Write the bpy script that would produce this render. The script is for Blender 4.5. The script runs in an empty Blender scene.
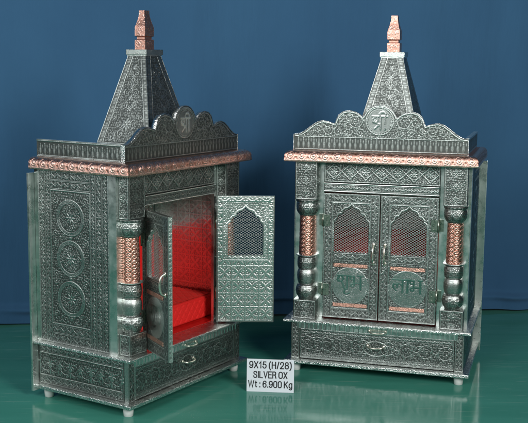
import bpy, bmesh, math, random
import numpy as np
from mathutils import Vector, Matrix
rng = np.random.default_rng(7)
random.seed(7)
S = 0.0254          # everything below is written in inches and scaled to metres
C = bpy.context.scene.collection
R = math.radians

# ------------------------------------------------------------------ camera, lights, exposure
scn = bpy.context.scene
cam = bpy.data.cameras.new("camera")
cam.sensor_width = 36.0
cam.lens = 1050.6 / 528 * 36.0
cam.clip_end = 200
co = bpy.data.objects.new("camera", cam)
C.objects.link(co)
co.matrix_world = (Matrix.Translation((0, 0, 25.867 * S)) @ Matrix.Rotation(R(90 - 8.527), 4, 'X')
                   @ Matrix.Rotation(R(0.54), 4, 'Z'))
scn.camera = co

world = bpy.data.worlds.new("World")
scn.world = world
world.use_nodes = True
world.node_tree.nodes['Background'].inputs[0].default_value = (0.80, 0.90, 1.0, 1)
world.node_tree.nodes['Background'].inputs[1].default_value = 0.014


def area(name, loc, target, sx, sy, power, col=(1, 1, 1)):
    l = bpy.data.lights.new(name, 'AREA')
    l.shape = 'RECTANGLE'
    l.size, l.size_y = sx * S, sy * S
    l.energy = power
    l.color = col
    o = bpy.data.objects.new(name, l)
    C.objects.link(o)
    o.location = Vector(loc) * S
    d = (Vector(target) - Vector(loc))
    o.rotation_euler = d.to_track_quat('-Z', 'Y').to_euler()
    return o


area("right_softbox", (46, 0, 50), (0, 90, 12), 26, 26, 42, (1, 0.98, 0.96))
area("left_softbox", (-36, 0, 48), (4, 92, 14), 28, 28, 23, (0.98, 1.0, 1.0))
area("added_backdrop_fill", (2, 56, 62), (2, 100, 60), 70, 14, 2.5, (0.98, 1.0, 1.0))  # weak fill added to lift the upper backdrop, not a lamp of the studio setup
area("side_softbox", (-74, 40, 40), (-6, 86, 8), 26, 40, 9, (0.97, 1.0, 1.0))

scn.view_settings.view_transform = 'Standard'
scn.view_settings.look = 'None'
scn.view_settings.exposure = 0.0
scn.view_settings.gamma = 1.0


# ------------------------------------------------------------------ materials
def new_mat(name):
    m = bpy.data.materials.new(name)
    m.use_nodes = True
    nt = m.node_tree
    return m, nt, nt.nodes['Principled BSDF']


def nd(nt, t, **kw):
    n = nt.nodes.new(t)
    for k, v in kw.items():
        if k.startswith('i_'):
            n.inputs[k[2:].replace('_', ' ')].default_value = v
        else:
            setattr(n, k, v)
    return n


def ramp(nt, src, stops):
    r = nt.nodes.new('ShaderNodeValToRGB')
    e = r.color_ramp.elements
    e[0].position, e[0].color = stops[0][0], (*stops[0][1], 1)
    e[1].position, e[1].color = stops[-1][0], (*stops[-1][1], 1)
    for p, c in stops[1:-1]:
        x = e.new(p)
        x.color = (*c, 1)
    nt.links.new(src, r.inputs[0])
    return r


def mapr(nt, src, a, b, c, d):
    n = nd(nt, 'ShaderNodeMapRange')
    for i, v in enumerate((a, b, c, d)):
        n.inputs[i + 1].default_value = v
    nt.links.new(src, n.inputs[0])
    return n.outputs[0]


def noise(nt, scale, detail=3, rough=0.6, vec=None):
    n = nd(nt, 'ShaderNodeTexNoise')
    n.inputs['Scale'].default_value = scale
    n.inputs['Detail'].default_value = detail
    n.inputs['Roughness'].default_value = rough
    if vec is not None:
        nt.links.new(vec, n.inputs['Vector'])
    return n


def objvec(nt):
    return nd(nt, 'ShaderNodeTexCoord').outputs['Object']


def embossed(name, stops, r_hi, r_lo, bump=0.55, grain=1100):
    """beaten sheet: blackened in the hollows, rubbed bright on the relief (attribute h), polished where p=1"""
    m, nt, b = new_mat(name)
    v = objvec(nt)
    h = nd(nt, 'ShaderNodeAttribute', attribute_name='h').outputs['Fac']
    p = nd(nt, 'ShaderNodeAttribute', attribute_name='p').outputs['Fac']
    n1 = noise(nt, 90, 4, 0.6, v)
    add = nd(nt, 'ShaderNodeMath', operation='MULTIPLY_ADD')
    nt.links.new(n1.outputs['Fac'], add.inputs[0])
    add.inputs[1].default_value = 0.30
    nt.links.new(h, add.inputs[2])
    sub = nd(nt, 'ShaderNodeMath', operation='SUBTRACT')
    nt.links.new(add.outputs[0], sub.inputs[0])
    n0 = noise(nt, 16, 4, 0.6, v)
    nt.links.new(mapr(nt, n0.outputs['Fac'], 0.3, 0.7, 0.24, 0.06), sub.inputs[1])
    cr = ramp(nt, sub.outputs[0], stops)
    mix = nd(nt, 'ShaderNodeMix', data_type='RGBA')
    nt.links.new(p, mix.inputs[0])
    nt.links.new(cr.outputs[0], mix.inputs[6])
    mix.inputs[7].default_value = (*stops[-1][1], 1)
    nt.links.new(mix.outputs[2], b.inputs['Base Color'])
    b.inputs['Metallic'].default_value = 1
    rr = mapr(nt, sub.outputs[0], 0, 0.8, r_lo, r_hi)
    rm = nd(nt, 'ShaderNodeMix', data_type='FLOAT')
    nt.links.new(p, rm.inputs[0])
    nt.links.new(rr, rm.inputs[2])
    rm.inputs[3].default_value = 0.16
    fr = mapr(nt, p, 0, -1, 0, 1)
    rf = nd(nt, 'ShaderNodeMix', data_type='FLOAT')
    nt.links.new(fr, rf.inputs[0])
    nt.links.new(rm.outputs[0], rf.inputs[2])
    rf.inputs[3].default_value = 0.62
    nt.links.new(rf.outputs[0], b.inputs['Roughness'])
    n2 = noise(nt, grain, 2, 0.6, v)
    bp = nd(nt, 'ShaderNodeBump')
    st = mapr(nt, p, 0, 1, bump, 0.02)
    nt.links.new(st, bp.inputs['Strength'])
    bp.inputs['Distance'].default_value = 0.0006
    nt.links.new(n2.outputs['Fac'], bp.inputs['Height'])
    nt.links.new(bp.outputs[0], b.inputs['Normal'])
    return m


M = {}
SIL = [(0.02, (0.112, 0.124, 0.117)), (0.36, (0.28, 0.305, 0.29)), (1.0, (0.60, 0.645, 0.62))]
M['silver'] = embossed('oxidised_silver', SIL, 0.22, 0.44)
M['tile'] = embossed('bright_silver_tile', [(0.0, (0.30, 0.33, 0.31)), (0.3, (0.52, 0.57, 0.54)), (0.75, (0.80, 0.84, 0.81))], 0.26, 0.36, 0.35)
M['copper'] = embossed('embossed_copper', [(0.0, (0.36, 0.125, 0.08)), (0.30, (0.70, 0.36, 0.275)), (0.9, (0.92, 0.61, 0.53))], 0.24, 0.36)


def metal(name, col, rough, nscale=60, bump=0.0, bscale=800, rvar=0.1):
    m, nt, b = new_mat(name)
    v = objvec(nt)
    n = noise(nt, nscale, 5, 0.65, v)
    b.inputs['Metallic'].default_value = 1
    c = ramp(nt, n.outputs['Fac'], [(0.3, tuple(x * 0.82 for x in col)), (0.7, col)])
    nt.links.new(c.outputs[0], b.inputs['Base Color'])
    nt.links.new(mapr(nt, n.outputs['Fac'], 0.3, 0.7, max(0.03, rough - rvar), rough + rvar), b.inputs['Roughness'])
    if bump:
        vo = nd(nt, 'ShaderNodeTexVoronoi')
        vo.inputs['Scale'].default_value = bscale
        nt.links.new(v, vo.inputs['Vector'])
        bp = nd(nt, 'ShaderNodeBump')
        bp.inputs['Strength'].default_value = bump
        bp.inputs['Distance'].default_value = 0.001
        nt.links.new(vo.outputs['Distance'], bp.inputs['Height'])
        nt.links.new(bp.outputs[0], b.inputs['Normal'])
    return m


M['mirror'] = metal('plain_polished_sheet', (0.90, 0.95, 0.92), 0.30, 40, 0, 0, 0.08)
M['captin'] = metal('cap_sheet', (0.50, 0.56, 0.53), 0.24, 70, 0.2, 900, 0.06)
M['rim'] = metal('hammered_silver_rim', (0.80, 0.83, 0.81), 0.24, 90, 0.75, 520, 0.08)
M['steel'] = metal('cast_handle_metal', (0.88, 0.85, 0.74), 0.30, 200)
M['hinge'] = metal('zinc_hinge', (0.36, 0.42, 0.35), 0.32, 200)
M['wire'] = metal('grille_wire', (0.86, 0.85, 0.83), 0.38, 300)
M['copstrip'] = metal('copper_strip', (0.74, 0.42, 0.33), 0.32, 120, 0.8, 700)
M['dull'] = metal('dull_tin', (0.30, 0.32, 0.30), 0.4, 40)

m, nt, b = new_mat('red_velvet')
v = objvec(nt)
n = noise(nt, 500, 4, 0.6, v)
c = ramp(nt, n.outputs['Fac'], [(0.3, (0.66, 0.006, 0.005)), (0.7, (0.88, 0.014, 0.010))])
nt.links.new(c.outputs[0], b.inputs['Base Color'])
b.inputs['Roughness'].default_value = 0.75
b.inputs['Sheen Weight'].default_value = 0.25
b.inputs['Sheen Tint'].default_value = (1, 0.15, 0.1, 1)
M['velvet'] = m

m, nt, b = new_mat('red_lacquer')
v = objvec(nt)
n = noise(nt, 60, 4, 0.6, v)
c = ramp(nt, n.outputs['Fac'], [(0.3, (0.42, 0.006, 0.006)), (0.7, (0.52, 0.010, 0.008))])
nt.links.new(c.outputs[0], b.inputs['Base Color'])
b.inputs['Roughness'].default_value = 0.2
M['redfloor'] = m
M['walltile'] = embossed('polished_wall_tile', [(0.0, (0.62, 0.62, 0.61)), (0.3, (0.66, 0.66, 0.65)), (0.85, (0.80, 0.80, 0.79))], 0.24, 0.30, 0.08)


def plain(name, col, rough, var=0.06, scale=80):
    m, nt, b = new_mat(name)
    n = noise(nt, scale, 4, 0.6, objvec(nt))
    c = ramp(nt, n.outputs['Fac'], [(0.3, tuple(x * (1 - var) for x in col)), (0.7, col)])
    nt.links.new(c.outputs[0], b.inputs['Base Color'])
    b.inputs['Roughness'].default_value = rough
    return m


M['foot'] = plain('white_plastic', (0.70, 0.72, 0.70), 0.4)
M['acrylic'] = plain('white_acrylic', (0.74, 0.79, 0.84), 0.18, 0.03)
M['ink'] = plain('black_print', (0.018, 0.018, 0.020), 0.4)

# glossy teal painted floor with faint streaks and scratches
m, nt, b = new_mat('teal_gloss_paint')
v = objvec(nt)
mp = nd(nt, 'ShaderNodeMapping')
mp.inputs['Rotation'].default_value = (0, 0, R(28))
mp.inputs['Scale'].default_value = (1.2, 9.0, 1)
nt.links.new(v, mp.inputs['Vector'])
n1 = noise(nt, 2.2, 6, 0.6, mp.outputs[0])
c = ramp(nt, n1.outputs['Fac'], [(0.3, (0.044, 0.222, 0.166)), (0.7, (0.058, 0.258, 0.197))])
# scratches: very stretched, thresholded noise
mp2 = nd(nt, 'ShaderNodeMapping')
mp2.inputs['Rotation'].default_value = (0, 0, R(-62))
mp2.inputs['Scale'].default_value = (5.0, 110.0, 1)
nt.links.new(v, mp2.inputs['Vector'])
n2 = noise(nt, 2.0, 2, 0.5, mp2.outputs[0])
s1 = ramp(nt, n2.outputs['Fac'], [(0.64, (0, 0, 0)), (0.69, (1, 1, 1))])
mx = nd(nt, 'ShaderNodeMix', data_type='RGBA')
sm = nd(nt, 'ShaderNodeMath', operation='MULTIPLY')
nt.links.new(s1.outputs[0], sm.inputs[0])
sm.inputs[1].default_value = 0.5
nt.links.new(sm.outputs[0], mx.inputs[0])
nt.links.new(c.outputs[0], mx.inputs[6])
mx.inputs[7].default_value = (0.20, 0.36, 0.30, 1)
n4 = noise(nt, 420, 1, 0.5, v)
n5 = noise(nt, 5, 2, 0.5, v)
dm = nd(nt, 'ShaderNodeMath', operation='MULTIPLY')
nt.links.new(ramp(nt, n4.outputs['Fac'], [(0.70, (0, 0, 0)), (0.74, (1, 1, 1))]).outputs[0], dm.inputs[0])
nt.links.new(mapr(nt, n5.outputs['Fac'], 0.45, 0.7, 0.0, 0.7), dm.inputs[1])
mx2 = nd(nt, 'ShaderNodeMix', data_type='RGBA')
nt.links.new(dm.outputs[0], mx2.inputs[0])
nt.links.new(mx.outputs[2], mx2.inputs[6])
mx2.inputs[7].default_value = (0.30, 0.36, 0.30, 1)
nt.links.new(mx2.outputs[2], b.inputs['Base Color'])
n3 = noise(nt, 7, 5, 0.6, mp.outputs[0])
nt.links.new(mapr(nt, n3.outputs['Fac'], 0.3, 0.7, 0.08, 0.17), b.inputs['Roughness'])
bp = nd(nt, 'ShaderNodeBump')
bp.inputs['Strength'].default_value = 0.06
bp.inputs['Distance'].default_value = 0.002
nt.links.new(n1.outputs['Fac'], bp.inputs['Height'])
nt.links.new(bp.outputs[0], b.inputs['Normal'])
b.inputs['IOR'].default_value = 1.33
M['floor'] = m

# blue cloth
m, nt, b = new_mat('blue_cloth')
v = objvec(nt)
n1 = noise(nt, 3.0, 4, 0.55, v)
c = ramp(nt, n1.outputs['Fac'], [(0.3, (0.023, 0.092, 0.190)), (0.7, (0.030, 0.110, 0.216))])
nt.links.new(c.outputs[0], b.inputs['Base Color'])
b.inputs['Roughness'].default_value = 0.9
b.inputs['Sheen Weight'].default_value = 0.08
w1 = nd(nt, 'ShaderNodeTexWave', bands_direction='X')
w1.inputs['Scale'].default_value = 330
nt.links.new(v, w1.inputs['Vector'])
w2 = nd(nt, 'ShaderNodeTexWave', bands_direction='Z')
w2.inputs['Scale'].default_value = 330
nt.links.new(v, w2.inputs['Vector'])
ad = nd(nt, 'ShaderNodeMath', operation='ADD')
nt.links.new(w1.outputs['Fac'], ad.inputs[0])
nt.links.new(w2.outputs['Fac'], ad.inputs[1])
bp = nd(nt, 'ShaderNodeBump')
bp.inputs['Strength'].default_value = 0.25
bp.inputs['Distance'].default_value = 0.0006
nt.links.new(ad.outputs[0], bp.inputs['Height'])
mpc = nd(nt, 'ShaderNodeMapping')
mpc.inputs['Scale'].default_value = (9.0, 1.0, 1.6)
mpc.inputs['Rotation'].default_value = (0, R(7), 0)
nt.links.new(v, mpc.inputs['Vector'])
nc = noise(nt, 1.6, 5, 0.5, mpc.outputs[0])
bc = nd(nt, 'ShaderNodeBump')
bc.inputs['Strength'].default_value = 0.5
bc.inputs['Distance'].default_value = 0.012
nt.links.new(nc.outputs['Fac'], bc.inputs['Height'])
nt.links.new(bc.outputs[0], bp.inputs['Normal'])
nt.links.new(bp.outputs[0], b.inputs['Normal'])
M['cloth'] = m


# ------------------------------------------------------------------ relief drawing (height fields in inches)
class HF:
    def __init__(s, w, h, step=0.027):
        s.w, s.h = w, h
        s.nx, s.nz = max(3, int(round(w / step)) + 1), max(3, int(round(h / step)) + 1)
        s.xs, s.zs = np.linspace(0, w, s.nx), np.linspace(0, h, s.nz)
        s.X, s.Z = np.meshgrid(s.xs, s.zs)
        s.H = np.zeros_like(s.X)
        s.P = np.zeros_like(s.X)
        s.clip = None

    def win(s, x0, x1, z0, z1):
        i0, i1 = np.searchsorted(s.xs, [x0, x1])
        j0, j1 = np.searchsorted(s.zs, [z0, z1])
        if s.clip:
            a = np.searchsorted(s.xs, [s.clip[0], s.clip[1]])
            q = np.searchsorted(s.zs, [s.clip[2], s.clip[3]])
            i0, i1, j0, j1 = max(i0, a[0]), min(i1, a[1]), max(j0, q[0]), min(j1, q[1])
        if i1 <= i0 or j1 <= j0:
            return None
        return slice(j0, j1), slice(i0, i1)

    def put(s, sl, val):
        s.H[sl] = np.maximum(s.H[sl], val)

    def stroke(s, pts, w=0.05, amp=1.0, taper=False, pol=0.0):
        n = len(pts) - 1
        for k in range(n):
            (ax, az), (bx, bz) = pts[k], pts[k + 1]
            ww = w * (1 - 0.6 * k / n) if taper else w
            sl = s.win(min(ax, bx) - ww, max(ax, bx) + ww, min(az, bz) - ww, max(az, bz) + ww)
            if sl is None:
                continue
            X, Z = s.X[sl], s.Z[sl]
            dx, dz = bx - ax, bz - az
            t = np.clip(((X - ax) * dx + (Z - az) * dz) / (dx * dx + dz * dz + 1e-12), 0, 1)
            d2 = ((X - ax - t * dx) ** 2 + (Z - az - t * dz) ** 2) / (ww * ww)
            s.put(sl, amp * np.sqrt(np.clip(1 - d2, 0, 1)))
            if pol:
                s.P[sl] = np.maximum(s.P[sl], pol * (d2 < 1))

    def ell(s, x, z, a, b, ang=0.0, amp=1.0, pol=0.0):
        r = max(a, b)
        sl = s.win(x - r, x + r, z - r, z + r)
        if sl is None:
            return
        c, q = math.cos(ang), math.sin(ang)
        u = (s.X[sl] - x) * c + (s.Z[sl] - z) * q
        v = -(s.X[sl] - x) * q + (s.Z[sl] - z) * c
        s.put(sl, amp * np.sqrt(np.clip(1 - (u / a) ** 2 - (v / b) ** 2, 0, 1)))

    def dot(s, x, z, r, amp=1.0):
        s.ell(x, z, r, r, 0, amp)

    def ring(s, x, z, r, w=0.05, amp=1.0, rz=None):
        rz = rz or r
        n = max(18, int(r * 34))
        s.stroke([(x + r * math.cos(t), z + rz * math.sin(t)) for t in np.linspace(0, 2 * math.pi, n)], w, amp)

    def frame(s, x0, x1, z0, z1, w=0.045, amp=0.9):
        s.stroke([(x0, z0), (x1, z0), (x1, z1), (x0, z1), (x0, z0)], w, amp)

    def flat(s, x0, x1, z0, z1, val, pol=None):
        sl = s.win(x0, x1, z0, z1)
        if sl is None:
            return
        s.H[sl] = val
        if pol is not None:
            s.P[sl] = pol

    def seeds(s, x0, x1, z0, z1, dens=26, r=0.045, amp=0.55, away=0.25):
        """filler between the motifs: chased foliage, then punched dots"""
        if dens >= 40:
            s.foliage(x0, x1, z0, z1)
        n = int(dens * (x1 - x0) * (z1 - z0))
        for x, z in zip(rng.uniform(x0, x1, n), rng.uniform(z0, z1, n)):
            i, j = int(x / s.w * (s.nx - 1)), int(z / s.h * (s.nz - 1))
            if 0 <= i < s.nx and 0 <= j < s.nz and s.H[j, i] < away:
                s.ell(x, z, r * rng.uniform(.8, 1.7), r * rng.uniform(.6, 1), rng.uniform(0, 3.14), amp * rng.uniform(.6, 1.1))

    def foliage(s, x0, x1, z0, z1, pitch=.185, amp=.8, away=.34):
        """small curls, buds and leaves chased into whatever ground is still empty"""
        nx, nz = max(1, int((x1 - x0) / pitch)), max(1, int((z1 - z0) / pitch))
        for q in range(nz):
            for k in range(nx):
                x = x0 + (k + .5 + .5 * (q % 2 - .5)) * (x1 - x0) / nx + rng.uniform(-.03, .03)
                z = z0 + (q + .5) * (z1 - z0) / nz + rng.uniform(-.03, .03)
                i, j = int(x / s.w * (s.nx - 1)), int(z / s.h * (s.nz - 1))
                if not (1 <= i < s.nx - 1 and 1 <= j < s.nz - 1) or s.H[j - 1:j + 2, i - 1:i + 2].max() > away:
                    continue
                t = rng.integers(0, 4)
                a = rng.uniform(0, 6.28)
                am = amp * rng.uniform(.75, 1.1)
                if t == 0:
                    s.spiral(x, z, pitch * .42, rng.choice((-1, 1)), a, 1.1, .03, am, False)
                elif t == 1:
                    for q2 in (-.8, 0, .8):
                        s.leaf(x, z, a + q2, pitch * .55, pitch * .2, am)
                elif t == 2:
                    s.floret(x, z, pitch * .42, 5, a, am)
                else:
                    s.leaf(x - .4 * pitch * math.cos(a), z - .4 * pitch * math.sin(a), a, pitch * .8, pitch * .28, am)
                    s.leaf(x, z, a + 1.57, pitch * .4, pitch * .2, am)

    def leaf(s, x, z, ang, L, W, amp=0.9):
        s.ell(x + math.cos(ang) * L * .5, z + math.sin(ang) * L * .5, L * .5, W * .5, ang, amp)

    def floret(s, x, z, r, n=6, a0=0.0, amp=0.95):
        for k in range(n):
            s.leaf(x + .18 * r * math.cos(a0 + k * 6.2832 / n), z + .18 * r * math.sin(a0 + k * 6.2832 / n), a0 + k * 6.2832 / n, r * .82, r * (2.5 / n), amp)
        s.dot(x, z, r * .24, 1)

    def spiral(s, x, z, r, sgn=1, a0=0.0, turns=1.6, w=0.045, amp=0.95, leaves=True):
        w *= .74
        amp *= .92
        n = int(16 * turns) + 4
        pts = []
        for k in range(n + 1):
            t = k / n
            rr = r * (1 - .86 * t)
            a = a0 + sgn * t * turns * 6.2832
            pts.append((x + rr * math.cos(a), z + rr * math.sin(a)))
        s.stroke(pts, w, amp, True)
        s.dot(*pts[-1], w * 1.7, 1)
        if leaves:
            for k in range(1, int(n * .62), 3):
                a = a0 + sgn * k / n * turns * 6.2832
                s.leaf(pts[k][0], pts[k][1], a + sgn * .9, r * .42, r * .2, .85)

    def vine(s, x0, z0, x1, z1, hw, per=None, w=0.028):
        """undulating stem with a curl and a leaf in every bend"""
        L = math.hypot(x1 - x0, z1 - z0)
        per = per or hw * 2.6
        n = max(1, int(round(L / per)))
        per = L / n
        ux, uz = (x1 - x0) / L, (z1 - z0) / L

        def P(a, b):
            return (x0 + ux * a - uz * b, z0 + uz * a + ux * b)
        s.stroke([P(t, hw * .34 * math.sin(t / per * 6.2832)) for t in np.linspace(0, L, n * 14)], w, .9)
        base = math.atan2(uz, ux)
        for k in range(n * 2):
            a = (k + .5) * per / 2
            sg = 1 if k % 2 == 0 else -1
            c = P(a, -sg * hw * .30)
            s.spiral(c[0], c[1], hw * .56, sg, base - sg * 1.2, 1.15, w * .85, .9, False)
            for q in (-.55, .1, .75):
                st = P(a, sg * hw * .36)
                s.leaf(st[0], st[1], base + sg * (1.57 + q), hw * .50, hw * .24, .8)
            f = P(a, -sg * hw * .72)
            s.dot(f[0], f[1], hw * .15, .8)

    def beads(s, x0, z0, x1, z1, pitch, r, amp=0.9):
        L = math.hypot(x1 - x0, z1 - z0)
        n = max(1, int(L / pitch))
        for k in range(n):
            t = (k + .5) / n
            s.dot(x0 + (x1 - x0) * t, z0 + (z1 - z0) * t, r, amp)

    def band(s, x0, x1, z0, z1, horiz=True):
        s.frame(x0, x1, z0, z1, .024, .75)
        if horiz:
            s.vine(x0, (z0 + z1) / 2, x1, (z0 + z1) / 2, (z1 - z0) * .42)
        else:
            s.vine((x0 + x1) / 2, z0, (x0 + x1) / 2, z1, (x1 - x0) * .42)

    def medallion(s, x, z, r):
        s.ring(x, z, r * .96, .045, .95)
        s.ring(x, z, r * .88, .11, .62)
        s.ring(x, z, r * .80, .035, .85)
        n = int(r * 26)
        for k in range(n):
            a = k * 6.2832 / n
            s.dot(x + r * .88 * math.cos(a), z + r * .88 * math.sin(a), .045, .8)
        for k in range(8):
            a = k * 6.2832 / 8
            s.spiral(x + r * .54 * math.cos(a), z + r * .54 * math.sin(a), r * .17, 1 if k % 2 else -1, a + 2, 1.3, .035, .9, True)
        s.floret(x, z, r * .36, 8)

    def tile(s, x0, z0, a, b):
        g = .035
        s.frame(x0 + g, x0 + a - g, z0 + g, z0 + b - g, .035, 1)
        cx, cz = x0 + a / 2, z0 + b / 2
        for sx in (-1, 1):
            for sz in (-1, 1):
                ang = math.atan2(sz * b, sx * a)
                L = math.hypot(a, b) * .40
                s.leaf(cx, cz, ang, L, L * .42, .95)
                s.leaf(cx + sx * a * .12, cz + sz * b * .30, ang + .5 * sx * sz, L * .45, L * .2, .8)
                s.leaf(cx + sx * a * .30, cz + sz * b * .12, ang - .5 * sx * sz, L * .45, L * .2, .8)
        s.dot(cx, cz, a * .09, 1)
        for k in range(4):
            q = k * 1.5708
            s.dot(cx + math.cos(q) * a * .34, cz + math.sin(q) * b * .34, a * .055, .8)

    def balusters(s, x0, x1, z0, z1, pitch=.42):
        n = max(1, int(round((x1 - x0) / pitch)))
        p = (x1 - x0) / n
        h = z1 - z0
        for k in range(n):
            x = x0 + (k + .5) * p
            s.ell(x, z0 + h * .38, p * .24, h * .36, 0, .6)
            s.ell(x, z0 + h * .80, p * .15, h * .20, 0, .55)
            s.dot(x, z0 + h * .98, p * .13, .8)
            s.leaf(x + p * .5, z0 + h * .55, 1.57, h * .4, p * .2, .6)
        s.stroke([(x0, z0 - .03), (x1, z0 - .03)], .04, .85)


# ------------------------------------------------------------------ mesh accumulation
class Acc:
    def __init__(s):
        s.v, s.q, s.poly, s.h, s.p = [], [], [], [], []
        s.n = 0

    def addv(s, V, h, p=0.0):
        V = np.asarray(V, float).reshape(-1, 3)
        k = s.n
        s.v.append(V)
        s.h.append(np.broadcast_to(np.asarray(h, float).ravel(), (len(V),)) if np.size(h) in (1, len(V)) else np.zeros(len(V)))
        s.p.append(np.broadcast_to(np.asarray(p, float).ravel(), (len(V),)))
        s.n += len(V)
        return k

    def grid(s, Pos, h, p=0.0, keep=None, flip=False):
        nz, nx = Pos.shape[:2]
        k = s.addv(Pos, h, p)
        idx = np.arange(nz * nx).reshape(nz, nx) + k
        a, b, c, d = idx[:-1, :-1], idx[:-1, 1:], idx[1:, 1:], idx[1:, :-1]
        Q = np.stack([a, b, c, d], -1)
        if flip:
            Q = Q[..., ::-1]
        Q = Q[keep] if keep is not None else Q.reshape(-1, 4)
        s.q.append(Q.reshape(-1, 4))
        return idx

    def faces(s, V, F, h=.8, p=0.0):
        k = s.addv(V, h, p)
        for f in F:
            s.poly.append([i + k for i in f])

    def box(s, x0, x1, y0, y1, z0, z1, h=.8, p=0.0, bev=0.0):
        bm = bmesh.new()
        bmesh.ops.create_cube(bm, size=1)
        for vv in bm.verts:
            vv.co = ((x0 + x1) / 2 + vv.co.x * (x1 - x0), (y0 + y1) / 2 + vv.co.y * (y1 - y0), (z0 + z1) / 2 + vv.co.z * (z1 - z0))
        if bev:
            bmesh.ops.bevel(bm, geom=list(bm.edges), offset=bev, segments=2, profile=.6, affect='EDGES')
        s.bm(bm, h, p)

    def bm(s, bm, h=.8, p=0.0):
        bm.verts.index_update()
        s.faces([tuple(v.co) for v in bm.verts], [[v.index for v in f.verts] for f in bm.faces], h, p)
        bm.free()

    def lathe(s, prof, n=40, cx=0, cy=0, H=None, depth=.03, a0=0, a1=2 * math.pi, hv=.8):
        pr = np.array(prof, float)
        t = np.linspace(a0, a1, n + 1)
        r, z = pr[:, 0][:, None], pr[:, 1][:, None]
        hh = np.zeros((len(pr), n + 1)) + hv if H is None else H(t[None, :] + 0 * z, z + 0 * t[None, :])
        rr = r + (0 if H is None else depth * hh)
        Pos = np.stack([cx + rr * np.cos(t), cy + rr * np.sin(t), z + 0 * t], -1)
        s.grid(Pos, hh)

    def tube(s, pts, r, n=8, h=.8):
        pts = [Vector(q) for q in pts]
        rings = []
        for i, q in enumerate(pts):
            d = (pts[min(i + 1, len(pts) - 1)] - pts[max(i - 1, 0)]).normalized()
            u = d.orthogonal().normalized() if i == 0 else (u - d * u.dot(d)).normalized()
            w = d.cross(u)
            rr = r[i] if isinstance(r, (list, tuple)) else r
            rings.append([tuple(q + (u * math.cos(a) + w * math.sin(a)) * rr) for a in np.linspace(0, 2 * math.pi, n + 1)])
        s.grid(np.array(rings), h, flip=True)
        k = s.n
        s.faces(rings[0][:-1], [list(range(n))[::-1]], h)
        s.faces(rings[-1][:-1], [list(range(n))], h)

    def build(s, name, mat, parent=None, smooth=True, loc=None, angle=None):
        me = bpy.data.meshes.new(name)
        V = np.concatenate(s.v) * S
        Q = np.concatenate(s.q) if s.q else np.zeros((0, 4), int)
        nq = len(Q)
        lens = np.concatenate([np.full(nq, 4, int), np.array([len(f) for f in s.poly], int)]) if s.poly else np.full(nq, 4, int)
        li = np.concatenate([Q.ravel()] + ([np.concatenate([np.array(f) for f in s.poly])] if s.poly else [])).astype(np.int32)
        me.vertices.add(len(V))
        me.vertices.foreach_set('co', V.ravel().astype(np.float32))
        me.loops.add(len(li))
        me.loops.foreach_set('vertex_index', li)
        me.polygons.add(len(lens))
        st = np.concatenate([[0], np.cumsum(lens)[:-1]]).astype(np.int32)
        me.polygons.foreach_set('loop_start', st)
        sm = np.zeros(len(lens), bool)
        sm[:nq] = smooth
        me.polygons.foreach_set('use_smooth', sm)
        at = me.attributes.new('h', 'FLOAT', 'POINT')
        at.data.foreach_set('value', np.concatenate(s.h).astype(np.float32))
        at = me.attributes.new('p', 'FLOAT', 'POINT')
        at.data.foreach_set('value', np.concatenate(s.p).astype(np.float32))
        me.update(calc_edges=True)
        me.validate()
        me.materials.append(mat)
        o = bpy.data.objects.new(name, me)
        C.objects.link(o)
        if parent:
            o.parent = parent
        if loc:
            o.location = Vector(loc) * S
        return o


def relief(acc, hf, org, U, V, N, depth=.035, keep=None, thick=0.0, edge_h=.75):
    depth = depth * (.72 if depth > .03 else 1)
    """lay a height field on the plane org + u U + v V, raised along N; thick>0 closes it to a slab"""
    org, U, V, N = (np.array(q, float) for q in (org, U, V, N))
    H = hf.H
    Pos = org + hf.X[..., None] * U + hf.Z[..., None] * V + (H * depth)[..., None] * N
    ph = rng.uniform(0, 6.28, 4)
    bk_ = np.sin(hf.X * 1.3 + ph[0]) * np.sin(hf.Z * 1.1 + ph[1]) + .6 * np.sin(hf.X * 2.9 + hf.Z * 1.7 + ph[2]) + .5 * np.sin(hf.Z * 3.3 - hf.X * .8 + ph[3])
    ed = np.minimum(np.minimum(hf.X, hf.w - hf.X), np.minimum(hf.Z, hf.h - hf.Z))
    Pos = Pos + (bk_ * .012 * np.clip(ed / .5, 0, 1))[..., None] * N
    flip = np.dot(np.cross(U, V), N) < 0
    acc.grid(Pos, H, hf.P, keep, flip)
    if thick:
        c = [org + a * U + q * V for a, q in ((0, 0), (hf.w, 0), (hf.w, hf.h), (0, hf.h))]
        bk = [x - thick * N for x in c]
        F = [[0, 1, 5, 4], [1, 2, 6, 5], [2, 3, 7, 6], [3, 0, 4, 7], [4, 5, 6, 7]]
        if not flip:
            F = [f[::-1] for f in F]
        acc.faces(c + bk, F, edge_h)


def in_poly(poly, X, Z):
    ins = np.zeros(X.shape, bool)
    n = len(poly)
    for i in range(n):
        x0, z0 = poly[i]
        x1, z1 = poly[(i + 1) % n]
        cnd = ((z0 > Z) != (z1 > Z))
        ins ^= cnd & (X < (x1 - x0) * (Z - z0) / (z1 - z0 + 1e-12) + x0)
    return ins


def smooth_poly(pts, n=6):
    """Catmull-Rom through open list of points"""
    out = []
    for i in range(len(pts) - 1):
        p0, p1, p2, p3 = pts[max(i - 1, 0)], pts[i], pts[i + 1], pts[min(i + 2, len(pts) - 1)]
        for k in range(n):
            t = k / n
            out.append(tuple(.5 * ((2 * p1[j]) + (-p0[j] + p2[j]) * t + (2 * p0[j] - 5 * p1[j] + 4 * p2[j] - p3[j]) * t * t
                             + (-p0[j] + 3 * p1[j] - 3 * p2[j] + p3[j]) * t ** 3) for j in (0, 1)))
    out.append(tuple(pts[-1]))
    return out


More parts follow.
